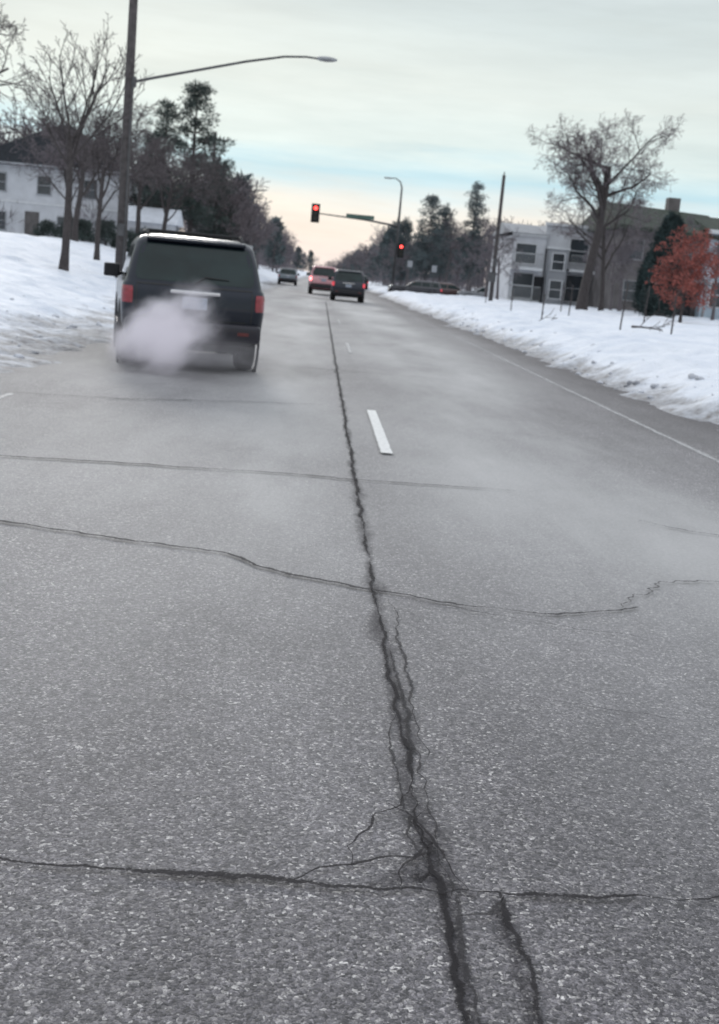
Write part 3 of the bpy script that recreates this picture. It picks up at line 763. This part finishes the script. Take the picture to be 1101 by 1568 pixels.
def paint(name, col, var=.08, coat=.8, spec=.5):
    return simple(name, col, .32, .2, scale=2.5, var=var, coat=coat, spec=spec)
def vehicle(name, loc, rotz, body, lamp_mat, H=1.0, cladding=None, rack=True, tint=M_TINT, scale=1.0):
    E = empty(name, loc, rotz); E.scale = (scale, scale, scale)
    z = lambda q: q*H
    R = [(z(.36),.16,4.36,.76,.16),(z(.43),.06,4.48,.84,.2),(z(.57),.02,4.54,.885,.2),(z(.80),.0,4.56,.90,.18),(z(.98),.02,4.48,.90,.16),(z(1.06),.05,4.36,.885,.15),
         (z(1.09),.07,3.25,.86,.13),(z(1.12),.085,3.15,.85,.12),(z(1.40),.17,2.72,.79,.12),(z(1.58),.24,2.42,.745,.13),(z(1.66),.32,2.28,.69,.14),(z(1.70),.48,2.1,.56,.14)]
    h = Hull(R)
    h.build().make('body', body, E, bevel=0, smooth=False)
    ob = E.children[0]
    for p in ob.data.polygons: p.use_smooth = len(p.vertices) == 4
    ob.modifiers.new('wn', 'WEIGHTED_NORMAL')
    mb = MB(); mb.box((0,.02,z(.53)),(1.70,.24,z(.24))); mb.make('rear_bumper', cladding or M_PLAST, E, bevel=.06)
    mb = MB(); mb.box((0,4.5,z(.5)),(1.66,.2,z(.26))); mb.make('front_bumper', cladding or M_PLAST, E, bevel=.06)
    mb = MB()
    for s in (-1, 1): mb.box((s*.87,2.28,z(.42)),(.10,1.7,z(.13)))
    mb.make('side_sills', M_PLAST, E, bevel=.02)
    mb = MB(); mb.box((0,2.3,z(.33)),(1.3,3.9,.16)); mb.make('underbody', M_BLACK, E)
    g1 = MB(); h.rear_panel(g1, z(1.12), z(1.58), lambda t: (-.755+.065*t, .755-.065*t), .005)
    for s in (-1, 1):
        h.side_panel(g1, s, z(1.14), z(1.54), lambda t: (.32+.10*t, 1.0), .004)
        h.side_panel(g1, s, z(1.14), z(1.54), lambda t: (1.08, 1.78), .004)
        h.side_panel(g1, s, z(1.14), z(1.54), lambda t: (1.86, 2.92-.45*t), .004)
    vs = []; 
    for t in (0.02, .98):
        zz = z(1.12)+(z(1.58)-z(1.12))*t; yr, yf, hw, r = h.at(zz)
        vs += [(-(hw-r), yf+.006, zz), (hw-r, yf+.006, zz)]
    g1.add(vs, [(1,0,2,3)])
    g1.make('windows', tint, E, smooth=True)
    mb = MB(); h.rear_panel(mb, z(1.065), z(1.085), lambda t: (-.72,.72), .006, rnd=0)
    h.rear_panel(mb, z(.66), z(.675), lambda t: (-.66,.66), .004, rnd=0)
    for s in (-1, 1): h.rear_panel(mb, z(.66), z(1.05), lambda t: (s*.72-.007, s*.72+.007), .004, nx=1, rnd=0)
    mb.make('tailgate_seams', M_BLACK, E)
    mb = MB(); mb.box((0,-.02,z(1.0)),(.62,.04,.05)); mb.make('tailgate_handle', M_CHROME, E, bevel=.012)
    mb = MB(); mb.box((0,-.012,z(.87)),(.31,.02,.15)); mb.make('licence_plate', M_PLATE, E, bevel=.004)
    mb = MB(); mb.tube([(.0,.06,z(1.115)),(.12,.085,z(1.20)),(.42,.085,z(1.19))],[.012,.01,.007],5); mb.make('rear_wiper', M_BLACK, E)
    mb = MB(); mb.box((0,.27,z(1.635)),(1.24,.20,.045)); mb.make('rear_spoiler', body, E, bevel=.02)
    t1 = MB()
    for s in (-1, 1):
        f = (lambda t: (.765,.898)) if s > 0 else (lambda t: (-.898,-.765))
        h.rear_panel(t1, z(.82), z(1.03), f, .010, nx=8, rnd=.1)
    t1.make('tail_lights', lamp_mat, E, smooth=True)
    t2 = MB()
    for s in (-1, 1): t2.box((s*.62,-.105,z(.53)),(.14,.012,.04))
    t2.make('reflectors', M_REDD, E)
    t3 = MB()
    for s in (-1, 1): t3.box((s*.66,4.54,z(.82)),(.34,.06,.16))
    t3.make('headlights', M_CHROME, E, bevel=.02)
    mb = MB(); mb.box((0,4.56,z(.78)),(.86,.04,.2)); mb.make('grille', M_BLACK, E, bevel=.01)
    mb = MB()
    for s in (-1, 1): mb.box((s*1.0,2.85,z(1.17)),(.22,.12,.19)); mb.box((s*.89,2.87,z(1.13)),(.12,.05,.05))
    mb.make('mirrors', M_PLAST, E, bevel=.03)
    if rack:
        mb = MB()
        for s in (-1, 1):
            mb.tube([(s*.60,.5,z(1.68)),(s*.60,.6,z(1.745)),(s*.60,2.0,z(1.755)),(s*.60,2.15,z(1.70))],[.018,.018,.018,.018],6)
        for yy in (.75, 1.75): mb.tube([(-.60,yy,z(1.75)),(.60,yy,z(1.75))],[.014,.014],6)
        mb.make('roof_rack', M_BLACK, E)
    mb = MB(); mb.tube([(-.52,-.06,.31),(-.52,.5,.32)],[.03,.03],10); mb.box((0,.6,.36),(.9,.3,.14)); mb.make('exhaust_pipe', M_METAL, E)
    ty = MB(); ri = MB(); ar = MB()
    for yy in (.86, 3.62):
        for s in (-1, 1):
            c = (s*.76, yy, .35)
            ty.lathe_x([(-.115,.20),(-.115,.31),(-.09,.345),(-.03,.352),(.03,.352),(.09,.345),(.115,.31),(.115,.20)], 32, 0, c)
            ri.lathe_x([(s*.10,.0),(s*.10,.06),(s*.07,.09),(s*.06,.17),(s*.10,.205),(s*-.1,.205)], 24, 0, c)
            for k in range(5):
                a = 6.283*k/5; ri.box((c[0]+s*.09, c[1]+.12*math.cos(a), c[2]+.12*math.sin(a)), (.03,.17,.045), 0, Matrix.Rotation(a, 3, 'X'))
            ar.lathe_x([(s*.125,.36),(s*.150,.39),(s*.150,.44),(s*.125,.46)], 32, 0, (c[0], c[1], .37))
    ty.make('tyres', M_TYRE, E, smooth=True); ri.make('rims', M_RIM, E, smooth=False); ar.make('wheel_arches', M_PLAST, E, smooth=True)
    return E
M_REDD = simple('red_reflector', (.12,.02,.02), .3)
M_TAIL = simple('tail_lamp', (.16,.015,.025), .25, scale=14, var=.3, emis=(1,.05,.08), estr=.05, coat=.3)
M_BRAKE = simple('tail_lamp_lit', (.5,.03,.03), .25, emis=(1,.16,.16), estr=6)
M_BRAKE2 = simple('tail_lamp_half_lit', (.5,.03,.04), .25, emis=(1,.1,.14), estr=.5)
vehicle('dark_suv', (-1.58, 15.3, 0), math.radians(10.5), paint('dark_navy_paint', (.010,.014,.024), coat=.35, spec=.3), M_TAIL,
        H=.985, cladding=paint('grey_bumper_paint', (.026,.025,.033), coat=.2, spec=.3), scale=1.02)
vehicle('black_suv', (1.5, 64, 0), 0.0, paint('black_paint', (.016,.02,.035), coat=.4), M_BRAKE2, H=.98, rack=False)
vehicle('glow_tinted_car', (.18, 77, 0), .02, paint('glow_tinted_white_paint', (.60,.30,.33)), M_BRAKE, H=1.08)  # white body; the pink glow on it is mixed into the paint
vehicle('grey_car', (-3.1, 112, 0), .03, paint('grey_paint', (.16,.19,.22)), M_TAIL, H=.9, rack=False)
for i, (x, y, rz, c) in enumerate([(10.5,104,1.6,(.05,.05,.06)),(16.5,104.2,1.55,(.25,.26,.28)),(4.2,128,.0,(.06,.06,.07)),(9.5,107.5,-1.57,(.09,.05,.05))]):
    vehicle('parked_car', (x, y, 0), rz, paint('car_paint_%d' % i, c), M_BRAKE2 if i != 1 else M_TAIL, H=.9, rack=False)

# ------------------------------------------------------------------ exhaust vapour
def vapour(name, c, s, dens, scale, seed, glow, rot=0, amp=1.5, bias=.85, col=(.97,.96,1)):
    bm = bmesh.new(); bmesh.ops.create_icosphere(bm, subdivisions=3, radius=1.0)
    me = bpy.data.meshes.new(name); bm.to_mesh(me); bm.free()
    ob = bpy.data.objects.new(name, me); COL.objects.link(ob); ob.location = c; ob.scale = s; ob.rotation_euler = (0, rot, 0)
    m = bpy.data.materials.new(name+'_volume'); m.use_nodes = True; nt = m.node_tree; N = nt.nodes; L = nt.links
    N.remove(N['Principled BSDF']); out = N['Material Output']
    pv = N.new('ShaderNodeVolumePrincipled'); L.new(pv.outputs[0], out.inputs['Volume'])
    pv.inputs['Color'].default_value = (*col, 1); pv.inputs['Anisotropy'].default_value = .35
    tc = N.new('ShaderNodeTexCoord')
    ln = N.new('ShaderNodeVectorMath'); ln.operation = 'LENGTH'; L.new(tc.outputs['Object'], ln.inputs[0])
    mp = N.new('ShaderNodeMapping'); mp.inputs['Location'].default_value = (seed, seed*2, 0); L.new(tc.outputs['Object'], mp.inputs['Vector'])
    n = noise_n(N, L, mp.outputs['Vector'], scale, 3, .55)
    f = math_node(N, L, 'SUBTRACT', 1.0, ln.outputs['Value'])
    f = math_node(N, L, 'ADD', f, math_node(N, L, 'MULTIPLY_ADD', n, amp, -bias))
    f = math_node(N, L, 'MAXIMUM', f, 0)
    f = math_node(N, L, 'POWER', f, 1.4)
    edge = math_node(N, L, 'MULTIPLY', math_node(N, L, 'SUBTRACT', 1.0, ln.outputs['Value']), 1.6, clamp=True)
    f = math_node(N, L, 'MULTIPLY', math_node(N, L, 'MULTIPLY', f, edge), dens)
    L.new(f, pv.inputs['Density'])
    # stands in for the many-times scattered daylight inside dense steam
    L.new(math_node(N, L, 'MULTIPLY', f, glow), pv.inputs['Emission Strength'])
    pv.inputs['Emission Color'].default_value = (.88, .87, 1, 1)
    me.materials.append(m)
    return ob
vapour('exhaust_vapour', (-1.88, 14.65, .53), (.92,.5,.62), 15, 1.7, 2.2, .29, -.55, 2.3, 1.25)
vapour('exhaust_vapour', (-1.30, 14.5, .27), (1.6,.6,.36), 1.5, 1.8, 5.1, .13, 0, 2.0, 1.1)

# ------------------------------------------------------------------ world
W = bpy.data.worlds.new('World'); S.world = W; W.use_nodes = True
nt = W.node_tree; N = nt.nodes; L = nt.links
for n in list(N): N.remove(n)
out = N.new('ShaderNodeOutputWorld')
SUN_EL, SUN_AZ = math.radians(17), math.radians(-12)
sky = N.new('ShaderNodeTexSky'); sky.sky_type = 'NISHITA'; sky.sun_disc = False
sky.sun_elevation = SUN_EL; sky.sun_rotation = SUN_AZ
bg1 = N.new('ShaderNodeBackground'); L.new(sky.outputs[0], bg1.inputs[0]); bg1.inputs[1].default_value = .08
tc = N.new('ShaderNodeTexCoord'); G_ = tc.outputs['Generated']
sp = N.new('ShaderNodeSeparateXYZ'); L.new(G_, sp.inputs[0])
nA = noise_n(N, L, G_, 2.2, 6, .55, (1, 1, 9)); nB = noise_n(N, L, G_, 5.0, 7, .6, (1, 1, 7))
zz = math_node(N, L, 'ADD', sp.outputs[2], math_node(N, L, 'MULTIPLY_ADD', nA, .09, -.045))
zz = math_node(N, L, 'ADD', zz, math_node(N, L, 'MULTIPLY_ADD', nB, .035, -.0175))
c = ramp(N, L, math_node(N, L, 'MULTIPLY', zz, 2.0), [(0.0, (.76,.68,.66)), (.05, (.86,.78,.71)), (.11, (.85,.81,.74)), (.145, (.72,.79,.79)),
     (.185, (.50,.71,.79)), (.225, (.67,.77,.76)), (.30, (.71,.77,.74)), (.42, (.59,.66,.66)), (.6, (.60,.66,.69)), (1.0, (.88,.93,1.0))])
cl = ramp(N, L, nB, [(.3, .91), (.7, 1.09)])
c = mixc(N, L, 1.0, c, cl, 'MULTIPLY')
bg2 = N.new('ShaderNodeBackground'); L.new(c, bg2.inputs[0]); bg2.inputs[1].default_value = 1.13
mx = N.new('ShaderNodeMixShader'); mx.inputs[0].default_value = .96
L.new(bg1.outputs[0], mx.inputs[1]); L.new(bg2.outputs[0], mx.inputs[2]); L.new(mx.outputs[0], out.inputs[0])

sl = bpy.data.lights.new('sun', 'SUN'); sl.energy = 1.0; sl.angle = math.radians(14); sl.color = (1, .96, .91)
so = bpy.data.objects.new('sun', sl); COL.objects.link(so)
sd = Vector((math.sin(SUN_AZ)*math.cos(SUN_EL), math.cos(SUN_AZ)*math.cos(SUN_EL), math.sin(SUN_EL)))
so.rotation_euler = (-sd).to_track_quat('-Z', 'Y').to_euler(); so.location = sd*50

# ------------------------------------------------------------------ camera
cam = bpy.data.cameras.new('camera'); co = bpy.data.objects.new('camera', cam); COL.objects.link(co)
cam.sensor_fit = 'VERTICAL'; cam.sensor_height = 36; cam.sensor_width = 25.3; cam.lens = 41.33
cam.clip_start = .05; cam.clip_end = 3000
yaw, pit, rol = math.radians(2.845), math.radians(11.29), math.radians(5.2)
hd = Vector((math.sin(yaw), math.cos(yaw), 0)); Fw = hd*math.cos(pit) + Vector((0,0,-math.sin(pit)))
Rt = Vector((math.cos(yaw), -math.sin(yaw), 0)); Up = Rt.cross(Fw)
R2 = Rt*math.cos(rol) + Up*math.sin(rol); U2 = Up*math.cos(rol) - Rt*math.sin(rol)
M3 = Matrix((R2, U2, -Fw)).transposed()
co.matrix_world = Matrix.Translation((0, 0, 1.4)) @ M3.to_4x4()
cam.dof.use_dof = True; cam.dof.focus_distance = 3.0; cam.dof.aperture_fstop = 6.0
S.camera = co
